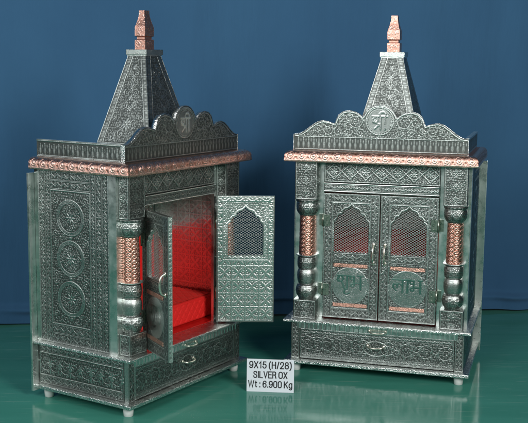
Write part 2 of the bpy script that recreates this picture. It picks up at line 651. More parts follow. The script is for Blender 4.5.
def empty(name, loc, rz, label, cat, group=None):
    o = bpy.data.objects.new(name, None)
    o.empty_display_size = .05
    C.objects.link(o)
    o.location = Vector(loc) * S
    o.rotation_euler = (0, 0, rz)
    tag(o, label, cat, group)
    return o


def tag(o, label=None, cat=None, group=None, kind=None):
    for k, q in (('label', label), ('category', cat), ('group', group), ('kind', kind)):
        if q:
            o[k] = q


# Devanagari letter strokes, unit height, hand drawn
def arc(cx, cz, rx, rz, a0, a1, n=12):
    return [(cx + rx * math.cos(R(a)), cz + rz * math.sin(R(a))) for a in np.linspace(a0, a1, n)]


def dev_bha(x):
    return [[(x + .28, .98), (x + .28, .30)], arc(x + .17, .30, .11, .12, 0, -300), [(x + .28, .46), (x + .78, .46)],
            [(x + .78, 1), (x + .78, 0)], arc(x + .12, .84, .13, .12, 40, 300), [(x + .6, 1), (x + .95, 1)]]


def dev_sha(x):
    return [smooth_poly([(x + .10, .86), (x + .22, .95), (x + .40, .90), (x + .44, .70), (x + .30, .54), (x + .10, .56)], 5),
            smooth_poly([(x + .30, .54), (x + .46, .36), (x + .52, .10), (x + .60, .02)], 5),
            arc(x + .13, .72, .09, .10, 90, 330), [(x + .78, 1), (x + .78, 0)], [(x, 1), (x + .98, 1)]]


def dev_la(x):
    return [smooth_poly([(x + .26, .16), (x + .08, .36), (x + .08, .58), (x + .22, .68), (x + .36, .56), (x + .36, .38)], 5),
            smooth_poly([(x + .36, .56), (x + .48, .70), (x + .62, .64), (x + .78, .50)], 5),
            [(x + .78, 1), (x + .78, 0)], [(x, 1), (x + .98, 1)]]


SHUBH = dev_sha(0) + [smooth_poly([(.78, .02), (.60, -.10), (.56, -.30), (.74, -.40), (.96, -.28)], 5)] + dev_bha(1.0)
LABH = dev_la(0) + [[(1.16, 1), (1.16, 0)], [(.9, 1), (1.4, 1)]] + dev_bha(1.35)
SHREE = [smooth_poly([(.08, .84), (.20, .95), (.38, .90), (.42, .70), (.28, .54), (.08, .56)], 5),
         [(.28, .54), (.60, .30)], [(.60, .44), (.22, .06)], arc(.11, .72, .09, .10, 90, 330), [(.66, 1), (.66, 0)], [(0, 1), (1.16, 1)],
         [(1.0, 1), (1.0, 0)], smooth_poly([(.66, 1), (.58, 1.22), (.80, 1.36), (1.02, 1.24), (1.0, 1)], 5)]


def letters(hf, strokes, x, z, s, w, amp=1.0, pol=1.0, sunk=False):
    """letters stand up as ridges, or (sunk) are cut flat and polished into a frosted field"""
    g = HF(hf.w, hf.h)
    g.xs, g.zs, g.nx, g.nz, g.X, g.Z = hf.xs, hf.zs, hf.nx, hf.nz, hf.X, hf.Z
    g.H, g.P = np.zeros_like(hf.H), np.zeros_like(hf.H)
    for st in strokes:
        g.stroke([(x + a * s, z + q * s) for a, q in st], w, 1.0)
    k = np.clip(g.H * 2.2, 0, 1)
    if sunk:
        hf.H = hf.H * (1 - k) + amp * k
    else:
        hf.H = np.maximum(hf.H, amp * k)
    hf.P = np.maximum(hf.P, pol * (g.H > .35))


# ------------------------------------------------------------------ setting
def curtain():
    a = Acc()
    nx, nz = 420, 150
    t = np.linspace(-85, 85, nx)
    zz = np.concatenate([np.linspace(.22, 2.6, 40), np.linspace(2.7, 75, nz - 40)])
    T, Z = np.meshgrid(t, zz)
    Y = 101.2 + .157 * T
    fold = (np.sin(T * .23 + .8 + Z * .006) * .55 + np.sin(T * .57 + 2.0 + Z * .012) * .26 + np.sin(T * 1.13 + Z * .02) * .10 + np.sin(T * .11 - Z * .05) * .35)
    fade = .5 + .6 * np.exp(-Z / 22)
    Yd = Y + fold * fade
    hl = 2.0 + .25 * np.sin(T * .13 + 1)
    hem = -.34 / (1 + np.exp((Z - hl) / .12)) - .22 * np.exp(-((Z - hl + .25) / .35) ** 2) * (1 + .6 * np.sin(T * .8))
    Yd = Yd + hem + .05 * np.sin(T * 2.1 + Z) * np.exp(-Z / 5)
    Zd = Z + (np.sin(T * .35) * .05 + np.sin(T * .9) * .05) * np.exp(-Z / 4)
    a.grid(np.stack([T, Yd, Zd], -1), .5)
    a.grid(np.stack([T, Yd + .06, Zd], -1), .5, flip=True)
    o = a.build('backdrop', M['cloth'])
    tag(o, kind='structure')


curtain()
a = Acc()
a.faces([(-400, -300, 0), (400, -300, 0), (400, 500, 0), (-400, 500, 0)], [[0, 1, 2, 3]])
fl = a.build('floor', M['floor'])
tag(fl, kind='structure')

# ------------------------------------------------------------------ the shrine
shrine = empty('temple_shrine', (0, 0, 0), 0, 'x', 'shrine', 'silver temple shrines')
TOPZ, UPB, UPT = 17.42, 4.24, 4.475

# feet
for sx, y in ((-6.66, -8.43), (6.66, -8.43), (-6.66, -.65), (6.66, -.65)):
    a = Acc()
    a.lathe([(.30, 0), (.34, .03), (.38, .45), (.38, .77)], 24, sx, y)
    a.faces([(sx + .30 * math.cos(t), y + .30 * math.sin(t), 0) for t in np.linspace(0, 6.2832, 24, False)], [list(range(24))[::-1]])
    a.build('foot', M['foot'], shrine)


def rim_slab(name, x0, x1, y0, y1, z0, z1):
    a = Acc()
    a.box(x0, x1, y0, y1, z0, z1, .8, 0, .07)
    return a.build(name, M['rim'], shrine)


rim_slab('base_slab', -7.5, 7.5, -9.33, -.01, .77, 1.073)
rim_slab('upper_slab', -7.6, 7.6, -9.40, -.01, UPB, UPT)

# base: side panels, corner posts, inner core
ZB0, ZB1 = 1.073, UPB
for sx in (-1, 1):
    w, h = 8.35, ZB1 - ZB0
    hf = HF(w, h)
    hf.band(.12, w - .12, .10, .62)
    hf.band(.12, w - .12, h - .62, h - .10)
    hf.frame(.12, w - .12, .72, h - .72, .04)
    for k in range(4):
        cx = 1.15 + k * 2.02
        hf.spiral(cx - .42, h / 2, .62, 1, 2.4, 1.7, .045)
        hf.spiral(cx + .42, h / 2, .62, -1, .7, 1.7, .045)
        hf.floret(cx, h / 2 + .1, .34, 6)
        hf.leaf(cx, .82, 1.57, .5, .2)
        hf.floret(cx + 1.0, h / 2, .3, 5, .3)
    hf.seeds(.1, w - .1, .1, h - .1, 40)
    a = Acc()
    if sx < 0:
        relief(a, hf, (-7.02, -.02, ZB0), (0, -1, 0), (0, 0, 1), (-1, 0, 0), .04, None, .3)
    else:
        relief(a, hf, (7.02, -.02 - w, ZB0), (0, 1, 0), (0, 0, 1), (1, 0, 0), .04, None, .3)
    a.build('base_side_panel', M['silver'], shrine)
    # post
    a = Acc()
    w = .70
    hf = HF(w, h)
    hf.frame(.06, w - .06, .06, h - .06, .035)
    hf.vine(w / 2, .1, w / 2, h - .1, .26)
    hf.seeds(0, w, 0, h, 30)
    x0 = -7.02 if sx < 0 else 7.02 - w
    relief(a, hf, (x0, -8.78, ZB0), (1, 0, 0), (0, 0, 1), (0, -1, 0), .03, None, .38)
    a.build('corner_post', M['silver'], shrine)
a = Acc()
a.box(-6.70, 6.70, -8.30, -.05, ZB0 + .002, ZB1 - .002, .2)
a.build('base_carcass', M['dull'], shrine)

# drawer and pull-out tray
DX = 6.28
hD = 2.52
hf = HF(2 * DX, hD)
w = 2 * DX
hf.frame(.06, w - .06, .05, hD - .05, .04)
hf.band(.14, w - .14, .12, .46)
hf.band(.14, w - .14, hD - .46, hD - .12)
for sg in (-1, 1):
    for k in range(4):
        cx = DX + sg * (.95 + k * 1.55)
        hf.spiral(cx, hD / 2, .66, sg, 1.57 - sg * .8, 1.8, .045)
        hf.spiral(cx + sg * .72, hD / 2 + .28, .34, -sg, .3, 1.4, .035)
        hf.spiral(cx + sg * .72, hD / 2 - .28, .34, sg, .3, 1.4, .035)
hf.ring(DX, hD / 2, 1.0, .04, .9, .60)
hf.seeds(.1, w - .1, .1, hD - .1, 46)
a = Acc()
relief(a, hf, (-DX, -8.74, ZB0 + .05), (1, 0, 0), (0, 0, 1), (0, -1, 0), .04, None, .4)
drawer = a.build('drawer', M['silver'], shrine)


def bow_handle(name, parent, x, y, z, half, out, r, vertical=False):
    a = Acc()
    pts = []
    for t in np.linspace(0, math.pi, 15):
        u = -half * math.cos(t)
        o = -out * math.sin(t) ** .7
        sag = -.10 * math.sin(t)
        pts.append((x, y + o, z + u) if vertical else (x + u, y + o, z + sag))
    rr = [r * (.8 + .35 * math.sin(t)) for t in np.linspace(0, math.pi, 15)]
    a.tube(pts, rr, 10)
    for e in (-1, 1):
        c = (x, y, z + e * half) if vertical else (x + e * half, y, z)
        bm = bmesh.new()
        bmesh.ops.create_uvsphere(bm, u_segments=12, v_segments=8, radius=r * 1.7)
        for vv in bm.verts:
            vv.co = (c[0] + vv.co.x, c[1] + vv.co.y * .5, c[2] + vv.co.z * (1.5 if vertical else 1))
        a.bm(bm)
    o = a.build(name, M['steel'], parent)
    for pl in o.data.polygons:
        pl.use_smooth = True
    return o


bow_handle('drawer_handle', drawer, 0, -8.80, ZB0 + 1.55, .66, .40, .075)
hT = UPB - (ZB0 + .05 + hD) - .03
hf = HF(2 * DX + .5, hT)
for k in range(34):
    x = .2 + k * (hf.w - .4) / 33
    hf.stroke([(x, .03), (x, hT * .72)], .075, 1)
    hf.dot(x, hT * .80, .09, 1)
hf.stroke([(0, hT - .03), (hf.w, hT - .03)], .03, .9)
hf.P[:] = .6
a = Acc()
relief(a, hf, (-hf.w / 2, -8.86, UPB - hT), (1, 0, 0), (0, 0, 1), (0, -1, 0), .05, None, .5)
tray = a.build('pull_tray', M['tile'], shrine)
bow_handle('tray_handle', tray, .15, -8.92, UPB - hT * .62, .66, .36, .068)

# body side panels with three medallions
hS = TOPZ - UPT
for sx in (-1, 1):
    w = 7.15
    hf = HF(w, hS)
    hf.flat(0, .30, 0, hS, .8, 1)
    hf.frame(.36, w - .06, .06, hS - .06, .045)
    for (x0, x1) in ((.42, .98), (1.02, 1.5)):
        hf.band(x0, x1, .1, hS - .1, False)
    for (x0, x1) in ((w - .60, w - .12), (w - 1.22, w - .68), (w - 1.72, w - 1.28)):
        hf.band(x0, x1, .1, hS - .1, False)
    cx0, cx1 = 1.56, w - 1.78
    cm = (cx0 + cx1) / 2
    hf.band(cx0, cx1, hS - .72, hS - .14)
    hf.band(cx0, cx1, hS - 1.36, hS - .80)
    hf.band(cx0, cx1, .14, .72)
    hf.band(cx0, cx1, .80, 1.38)
    hf.frame(cx0 + .02, cx1 - .02, 1.50, hS - 1.48, .05)
    for zc in (14.0, 11.0, 8.0):
        z = zc - UPT
        hf.medallion(cm, z, 1.36)
        for ex in (-1, 1):
            for ez in (-1, 1):
                hf.spiral(cm + ex * 1.46, z + ez * 1.26, .28, ex * ez, 0, 1.3, .04)
        hf.leaf(cm, z - 1.62, 1.57, .26, .3)
    hf.spiral(cm - .6, 1.95, .42, 1, 0, 1.6, .045)
    hf.spiral(cm + .6, 1.95, .42, -1, 3.1, 1.6, .045)
    hf.seeds(.4, w - .1, .1, hS - .1, 44)
    a = Acc()
    if sx < 0:
        relief(a, hf, (-7.08, -.02, UPT), (0, -1, 0), (0, 0, 1), (-1, 0, 0), .04, None, .2)
    else:
        hf.H, hf.P = hf.H[:, ::-1], hf.P[:, ::-1]
        relief(a, hf, (7.08, -.02 - w, UPT), (0, 1, 0), (0, 0, 1), (1, 0, 0), .04, None, .2)
    a.build('side_panel', M['silver'], shrine)
    # polished corner trim: an L of plain sheet
    a = Acc()
    sgx = sx * 7.10
    a.box(min(sgx, sgx - sx * .05), max(sgx, sgx - sx * .05), -7.86, -7.18, UPT, TOPZ, .9, 1, .01)
    a.build('corner_trim', M['mirror'], shrine)

# back panel: wider than the body
a = Acc()
a.box(-7.68, 7.68, 0, .20, .55, 17.1, .9, 1, .03)
a.build('back_panel', M['mirror'], shrine)

# front board (polished) left and right of the doors
YF = -7.86
for sx in (-1, 1):
    a = Acc()
    x0, x1 = sorted((sx * 4.66, sx * 7.04))
    a.box(x0, x1, YF, YF + .25, UPT, TOPZ, .9, 1, .015)
    a.build('front_board', M['mirror'], shrine)

# lintel: upper lozenge panel, lower strip
wL = 9.30
h1 = TOPZ - 15.70
hf = HF(wL, h1)
hf.frame(.06, wL - .06, .06, h1 - .06, .04)
n = 7
p = (wL - .3) / n
for k in range(n):
    cx = .15 + (k + .5) * p
    z = h1 / 2
    hf.stroke([(cx - p / 2, z), (cx, z + .62), (cx + p / 2, z), (cx, z - .62), (cx - p / 2, z)], .04, .9)
    hf.floret(cx, z, .36, 8)
    hf.ring(cx, z, .42, .03, .8)
    for e in (-1, 1):
        hf.spiral(cx + p / 2 - .26, z + e * .52, .24, e, 3, 1.3, .035)
        hf.spiral(cx - p / 2 + .26, z + e * .52, .24, -e, 0, 1.3, .035)
hf.seeds(.1, wL - .1, .1, h1 - .1, 40)
a = Acc()
relief(a, hf, (-wL / 2, YF - .05, 15.70), (1, 0, 0), (0, 0, 1), (0, -1, 0), .04, None, .3)
lintel = a.build('lintel', M['silver'], shrine)
h2 = .72
hf = HF(wL, h2)
hf.flat(0, wL, h2 - .10, h2, .9, .7)
hf.flat(0, wL, 0, .07, .9, .7)
for x0, x1 in ((.08, wL / 2 - .06), (wL / 2 + .06, wL - .08)):
    hf.band(x0, x1, .14, h2 - .16)
hf.seeds(.1, wL - .1, .12, h2 - .12, 30)
a = Acc()
relief(a, hf, (-wL / 2, YF - .16, 14.94), (1, 0, 0), (0, 0, 1), (0, -1, 0), .035, None, .4)
a.build('lintel_strip', M['silver'], lintel)


# columns
def block(name, parent, x0, x1, y0, y1, z0, z1):
    a = Acc()
    for (org, U, N, w) in (((x0, y0, z0), (1, 0, 0), (0, -1, 0), x1 - x0), ((x0, y1, z0), (0, -1, 0), (-1, 0, 0), y1 - y0),
                           ((x1, y0, z0), (0, 1, 0), (1, 0, 0), y1 - y0)):
        h = z1 - z0
        hf = HF(w, h)
        hf.frame(.08, w - .08, .07, h - .07, .04)
        m2 = max(1, int(round(h / .95)))
        for k in range(m2):
            z = (k + .5) * h / m2
            r = min(w, h / m2) * .36
            hf.spiral(w / 2 - r * .55, z, r * .62, 1, 2.6, 1.5, .04)
            hf.spiral(w / 2 + r * .55, z, r * .62, -1, .5, 1.5, .04)
            hf.floret(w / 2, z + r * .4, r * .4, 5, .3)
            hf.floret(w / 2, z - r * .8, r * .35, 5, .3)
        hf.seeds(.05, w - .05, .05, h - .05, 40)
        relief(a, hf, org, U, (0, 0, 1), N, .035)
    V = [(x0, y0, z0), (x1, y0, z0), (x1, y1, z0), (x0, y1, z0), (x0, y0, z1), (x1, y0, z1), (x1, y1, z1), (x0, y1, z1)]
    a.faces(V, [[3, 2, 1, 0], [4, 5, 6, 7], [2, 3, 7, 6]], .8)
    return a.build(name, M['silver'], parent)


def prof(pts, n=8):
    return smooth_poly(pts, n)


BUL = HF(4.6, 8.5, .03)
for q in range(9):
    for zb in (6.65, 9.1, 13.65):
        BUL.floret(.25 + q * .51, zb - 6.0, .26, 6)
        BUL.spiral(.51 + q * .51, zb - 5.75, .16, 1, 0, 1.3, .045)
        BUL.spiral(.51 + q * .51, zb - 6.25, .16, -1, 0, 1.3, .045)
BUL.foliage(0, 4.6, 0, 8.5, .23, .9)
for zb in (1.02, 1.16, 2.6, 2.72, 7.1, 8.02):
    BUL.stroke([(0, zb), (4.6, zb)], .04, 1)
for sx in (-1, 1):
    cx, cy = sx * 5.95, -8.20
    # baluster body: banded bulges under the shaft and the bowl above it
    a = Acc()

    def Hb(t, z):
        g = .5 + .5 * np.cos(t * 12) * np.cos((z - 8.0) * 14)
        dots = .5 + .5 * np.sin(t * 26 + z * 20) * np.sin(t * 26 - z * 20)
        fl = np.abs(np.sin(t * 9)) ** .6
        bri = np.where((z > 7.35) & (z < 8.55), .85 + .15 * dots, 0)
        low = np.where(z <= 7.35, fl * .45 + .2 * dots, 0)
        mid = np.where((z >= 8.55) & (z < 9.62), .25 + .55 * dots * g, 0)
        ring = np.where((z >= 9.62) & (z < 9.95), 1.0, 0)
        top = np.where(z >= 9.95, .18 + .45 * fl * g, 0)
        k = np.clip(np.mod(t / 6.2832, 1) * (BUL.nx - 1), 0, BUL.nx - 1).astype(int)
        r = np.clip((z - 6.0) / 8.5 * (BUL.nz - 1), 0, BUL.nz - 1).astype(int)
        ch = BUL.H[r, k]
        bri, low, mid, top = bri * .62, low * .4, mid * .3, top * .4
        return np.maximum.reduce([bri, low, mid, ring, top, ch * .9])
    pr = prof([(.55, 6.02), (.62, 6.12), (.80, 6.5), (.84, 6.85), (.72, 7.22), (.60, 7.32), (.66, 7.42), (.74, 7.8), (.74, 8.2), (.66, 8.5),
               (.62, 8.56), (.70, 8.7), (.74, 9.1), (.70, 9.5), (.64, 9.6), (.80, 9.66), (.82, 9.74), (.62, 9.80)], 9)
    a.lathe(pr, 150, cx, cy, Hb, .032)
    col = a.build('column', M['silver'], shrine)
    a = Acc()
    pr = prof([(.56, 12.95), (.66, 13.05), (.84, 13.35), (.88, 13.75), (.84, 14.05), (.90, 14.12), (.90, 14.30), (.5, 14.32)], 10)
    a.lathe(pr, 150, cx, cy, Hb, .032)
    a.build('capital', M['silver'], col)
    a = Acc()

    def Hs(t, z):
        th = t * .58
        per, ph = .455, .36
        u = np.mod(th / per, 1) - .5
        q = np.mod((z - 9.8) / ph + .5 * np.mod(np.floor(th / per), 2), 1) - .5
        d = np.sqrt((u / .40) ** 2 + (q / .40) ** 2)
        ringq = np.clip(1 - ((d - .85) / .22) ** 2, 0, 1)
        core = np.clip(1 - ((u + .12 * np.sin(q * 9)) / .12) ** 2 - (q / .30) ** 2, 0, 1)
        stripe = np.clip(1 - ((np.abs(u) - .5) / .05) ** 2, 0, 1) * .8
        return np.maximum.reduce([ringq * .9, core ** .5, stripe])
    zz = np.linspace(9.76, 13.0, 120)
    rr = .635 - .055 * (zz - 9.76) / 3.24
    a.lathe(list(zip(rr, zz)), 150, cx, cy, Hs, .028)
    a.build('copper_shaft', M['copper'], col)
    block('base_block', col, cx - .92, cx + .92, -8.84, YF - .004, UPT + .002, 6.04)
    block('upper_block', col, cx - .90, cx + .90, -8.80, YF - .004, 14.30, TOPZ - .003)

# ------------------------------------------------------------------ doors
DW, DZ0, DZ1, DT = 4.58, 4.60, 14.82, .30
WX0, WX1, WZ0 = .90, 3.70, 10.05 - 4.60
wc = (WX0 + WX1) / 2
half = [(1.40, 0), (1.40, 2.30), (1.36, 2.52), (1.22, 2.66), (1.14, 2.70), (1.12, 2.90), (1.00, 3.06), (.84, 3.12), (.74, 3.16), (.70, 3.34), (.56, 3.50),
        (.38, 3.56), (.22, 3.62), (.10, 3.74), (0, 3.86)]
arch = [(wc + x, WZ0 + z) for x, z in half] + [(wc - x, WZ0 + z) for x, z in half[-2::-1]]


def door_fields():
    hd = DZ1 - DZ0
    o = HF(DW, hd, .03)
    o.frame(.04, DW - .04, .04, hd - .04, .04)
    bw = .70
    o.band(.10, bw, .12, hd - .12, False)
    o.band(DW - bw, DW - .10, .12, hd - .12, False)
    o.band(bw, DW - bw, hd - .66, hd - .12)
    o.band(bw, DW - bw, .12, .72)
    o.frame(bw + .06, DW - bw - .06, .82, hd - .74, .045)
    # spandrels over the window
    for e in (-1, 1):
        o.spiral(wc + e * 1.12, WZ0 + 3.42, .30, e, 1.5, 1.4, .04)
        o.spiral(wc + e * .55, WZ0 + 3.74, .16, -e, 1.5, 1.2, .03)
    o.stroke([(wc + (x - wc) * 1.05, WZ0 + (z - WZ0) * 1.03) for x, z in arch], .05, 1)
    o.band(.92, DW - .92, WZ0 - .66, WZ0 - .10)
    zc = 7.34 - 4.60
    for ex in (-1, 1):
        for ez in (-1, 1):
            o.spiral(wc + ex * 1.20, zc + ez * 1.20, .24, ex * ez, 1, 1.2, .04)
    o.seeds(.05, DW - .05, .05, hd - .05, 46)
    # frosted disc of the medallion
    d = np.hypot(o.X - wc, o.Z - zc)
    o.H = np.where(d < 1.46, .80, o.H)
    o.H = np.where(d < 1.46, .62 + .30 * rng.random(o.H.shape), o.H)
    o.P = np.where(d < 1.46, -.8, o.P)
    o.ring(wc, zc, 1.46, .05, 1)
    i = HF(DW, hd, .03)
    nx, nz = 4, 9
    a_, b_ = (DW - .20) / nx, (hd - .20) / nz
    for q in range(nx):
        for k in range(nz):
            i.tile(.10 + q * a_, .10 + k * b_, a_, b_)
    i.flat(WX0 - .42, WX1 + .42, WZ0 - .42, WZ0 + 4.35, .1)
    i.frame(WX0 - .42, WX1 + .42, WZ0 - .42, WZ0 + 4.35, .05)
    i.vine(WX0 - .20, WZ0 - .35, WX0 - .20, WZ0 + 4.3, .17)
    i.vine(WX1 + .20, WZ0 - .35, WX1 + .20, WZ0 + 4.3, .17)
    i.vine(WX0, WZ0 - .21, WX1, WZ0 - .21, .17)
    for e in (-1, 1):
        i.spiral(wc + e * 1.0, WZ0 + 3.52, .34, e, 1.5, 1.4, .04)
    i.seeds(WX0 - .38, WX1 + .38, WZ0 + 2.4, WZ0 + 4.3, 46)
    i.stroke([(wc + (x - wc) * 1.04, WZ0 + (z - WZ0) * 1.025) for x, z in arch], .05, 1)
    return o, i


def make_door(sx, text, tx, ts):
    """hinge on the local z axis; closed leaf runs towards -sx ... i.e. to the middle of the shrine"""
    o, i = door_fields()
    hd = DZ1 - DZ0
    mir = (sx > 0)
    poly = arch if not mir else [(DW - x, z) for x, z in arch]
    if mir:
        for f in (o, i):
            f.H, f.P = f.H[:, ::-1].copy(), f.P[:, ::-1].copy()
    zc = 7.34 - 4.60
    cxx = wc if not mir else DW - wc
    letters(o, text, cxx - tx, zc - .30, ts, .082, .45, .8, True)
    off = 0 if not mir else -DW
    keepc = lambda f: ~in_poly(poly, (f.X[:-1, :-1] + f.X[1:, 1:]) / 2, (f.Z[:-1, :-1] + f.Z[1:, 1:]) / 2)
    a = Acc()
    relief(a, o, (off, 0, DZ0), (1, 0, 0), (0, 0, 1), (0, -1, 0), .035, keepc(o))
    door = None
    x0, x1 = off, off + DW
    V = [(x0, 0, DZ0), (x1, 0, DZ0), (x1, 0, DZ1), (x0, 0, DZ1), (x0, DT, DZ0), (x1, DT, DZ0), (x1, DT, DZ1), (x0, DT, DZ1)]
    a.faces(V, [[0, 4, 5, 1], [2, 6, 7, 3]], .8)
    # window reveal
    n = len(poly)
    V = [(off + x, -.03, DZ0 + z) for x, z in poly] + [(off + x, DT + .03, DZ0 + z) for x, z in poly]
    a.faces(V, [[k, (k + 1) % n, n + (k + 1) % n, n + k] for k in range(n)], .75)
    door = a.build('door', M['silver'], shrine, loc=(sx * 4.62, YF - .30, 0))
    # inner tiled lining and the two bright edges
    a = Acc()
    relief(a, i, (off, DT, DZ0), (1, 0, 0), (0, 0, 1), (0, 1, 0), .035, keepc(i))
    he = DZ1 - DZ0
    for xe, nn in ((x0, -1), (x1, 1)):
        e = HF(DT, he)
        e.frame(.02, DT - .02, .02, he - .02, .03)
        for k in range(int(he / .34)):
            e.floret(DT / 2, .17 + k * .34, .13, 4, .78)
        e.seeds(0, DT, 0, he, 60, .03)
        if nn > 0:
            relief(a, e, (xe, 0, DZ0), (0, 1, 0), (0, 0, 1), (1, 0, 0), .012)
        else:
            relief(a, e, (xe, DT, DZ0), (0, -1, 0), (0, 0, 1), (-1, 0, 0), .012)
    a.build('door_lining', M['tile'], door)
    # expanded metal grille
    a = Acc()
    px, pz = .29, .20
    poly2 = [(cxx + (x - cxx) * 1.02, WZ0 - .03 + (z - WZ0) * 1.02) for x, z in poly]
    for sg in (-1, 1):
        for k in range(-30, 45):
            b0 = WZ0 + k * pz * 1.0
            ts_ = np.linspace(0, 3.4, 120)
            xs = WX0 - .3 + ts_ if not mir else DW - WX1 - .3 + ts_
            zs = b0 + sg * ts_ * pz / px + (0 if sg > 0 else 2.2)
            ins = in_poly(poly2, xs, zs)
            if ins.sum() < 2:
                continue
            idx = np.where(ins)[0]
            runs = np.split(idx, np.where(np.diff(idx) > 1)[0] + 1)
            for rn in runs:
                if len(rn) < 2:
                    continue
                A = (off + xs[rn[0]], DZ0 + zs[rn[0]])
                B = (off + xs[rn[-1]], DZ0 + zs[rn[-1]])
                L = math.hypot(B[0] - A[0], B[1] - A[1])
                nxv, nzv = -(B[1] - A[1]) / L * .0145, (B[0] - A[0]) / L * .0145
                ym = DT * .5 + sg * .008
                V = []
                for y in (ym - .014, ym + .014):
                    V += [(A[0] - nxv, y, A[1] - nzv), (B[0] - nxv, y, B[1] - nzv), (B[0] + nxv, y, B[1] + nzv), (A[0] + nxv, y, A[1] + nzv)]
                a.faces(V, [[0, 1, 2, 3], [7, 6, 5, 4], [0, 4, 5, 1], [2, 6, 7, 3]], .8)
    a.build('grille', M['wire'], door)
    for z in (8.98, 5.70):
        a = Acc()
        xa, xb = off + (cxx - 1.40), off + (cxx + 1.40)
        a.box(xa, xb, -.06, .0, z - .15, z + .15, .8, 0, .03)
        a.build('copper_strip', M['copstrip'], door)
    hx = off + (DW - .42 if not mir else .42)
    bow_handle('handle', door, hx, -.05, 10.05, .74, .42, .075, True)
    for z in (12.6, 6.9):
        a = Acc()
        w = .55
        x_ = 0
        a.lathe([(.001, z - .5), (.075, z - .5), (.075, z + .5), (.001, z + .5)], 12, -sx * -.0 + sx * .03, -.05)
        a.box(min(-sx * .06, -sx * w), max(-sx * .06, -sx * w), -.055, -.035, z - .48, z + .48, .8, 0, .006)
        for q in (-.3, 0, .3):
            bm = bmesh.new()
            bmesh.ops.create_uvsphere(bm, u_segments=8, v_segments=6, radius=.06)
            for vv in bm.verts:
                vv.co = (vv.co.x - sx * .34, vv.co.y * .5 - .056, vv.co.z + z + q)
            a.bm(bm)
        a.build('hinge', M['hinge'], door)
    return door


door_left = make_door(-1, SHUBH, 1.08, 1.10)
door_right = make_door(1, LABH, 1.18, 1.05)
# fixed hinge leaves on the front board
for sx in (-1, 1):
    for z in (12.6, 6.9):
        a = Acc()
        x0, x1 = sorted((sx * 4.70, sx * 5.02))
        a.box(x0, x1, YF - .035, YF - .003, z - .48, z + .48, .8, 0, .006)
        a.build('hinge_leaf', M['hinge'], shrine)

# ------------------------------------------------------------------ interior
def wall_field(w, h):
    hf = HF(w, h, .04)
    nx, nz = max(1, int(round(w / 1.18))), max(1, int(round(h / 1.18)))
    for q in range(nx):
        for k in range(nz):
            hf.tile(q * w / nx, k * h / nz, w / nx, h / nz)
    return hf


hI = TOPZ - UPT - .05
hf = wall_field(7.4, hI)
for sx in (-1, 1):
    a = Acc()
    relief(a, hf, (sx * 6.80, -7.55 if sx < 0 else -.15, UPT + .03), (0, 1 if sx < 0 else -1, 0), (0, 0, 1), (-sx, 0, 0), .009, None, .05)
    a.build('inner_wall', M['walltile'], shrine)
hf = wall_field(13.4, hI)
a = Acc()
relief(a, hf, (-6.7, -.12, UPT + .03), (1, 0, 0), (0, 0, 1), (0, -1, 0), .03, None, .05)
a.build('inner_wall', M['tile'], shrine)
a = Acc()
a.box(-6.72, 6.72, -7.58, -.2, UPT + .002, UPT + .06, .8, 0, .01)
a.build('inner_floor', M['redfloor'], shrine)

# ------------------------------------------------------------------ cornice (copper), deck
CW, CY, CZ0, CZ1 = 7.61, 9.42, 17.42, 18.246
pf = prof([(-.55, CZ0), (-.06, CZ0), (.0, CZ0 + .05), (.0, CZ0 + .42), (-.05, CZ0 + .60), (-.16, CZ0 + .74), (-.34, CZ1 - .01), (-.62, CZ1), (-.95, CZ1 + .002)], 9)
pf = np.array(pf)
arcl = np.concatenate([[0], np.cumsum(np.hypot(np.diff(pf[:, 0]), np.diff(pf[:, 1])))])
dn = np.gradient(pf, axis=0)
nrm = np.stack([dn[:, 1], -dn[:, 0]], 1)
nrm /= np.linalg.norm(nrm, axis=1)[:, None] + 1e-9


def cornice_h(L):
    n = int(L / .035)
    per = L / max(1, round(L / .93))
    sv = np.linspace(0, L, n)
    u = (np.mod(sv / per, 1) - .5)[None, :] * per
    q = arcl[:, None] - 1.08
    H = .62 + .30 * np.cos(u / per * 6.2832) * np.clip(1 - (q / .6) ** 2, 0, 1)
    d = np.sqrt((u / .25) ** 2 + (q / .34) ** 2)
    th = np.arctan2(q, u)
    cut = np.clip(1 - ((d - .55 - .10 * th / 3.14) / .17) ** 2, 0, 1) + np.clip(1 - ((d - 1.0 + .05 * np.cos(7 * th)) / .10) ** 2, 0, 1)
    H = H - .62 * np.clip(cut, 0, 1)
    for du, dq, r in ((.5, .22, .08), (-.5, .22, .08), (.5, -.2, .09), (-.5, -.2, .09)):
        H = H - .5 * np.clip(1 - ((u - du * per) ** 2 + (q - dq) ** 2) / r ** 2, 0, 1) ** .5
    H = np.clip(H, 0, 1)
    H = np.maximum(H, np.clip(1 - ((arcl[:, None] - .66 + 0 * u) / .06) ** 2, 0, 1) ** .5 * .8)
    for _ in range(int(L * 7)):
        su, sq, rr_ = rng.uniform(0, L), rng.uniform(.6, 1.75), rng.uniform(.035, .06)
        k0, k1 = np.searchsorted(sv, [su - rr_, su + rr_])
        H[:, k0:k1] = np.maximum(H[:, k0:k1], np.clip(1 - ((sv[None, k0:k1] - su) ** 2 + (arcl[:, None] - sq) ** 2) / rr_ ** 2, 0, 1) ** .5 * .85)
    H = H * ((arcl > .56) & (arcl < 1.75))[:, None]
    return sv / L, H + .12


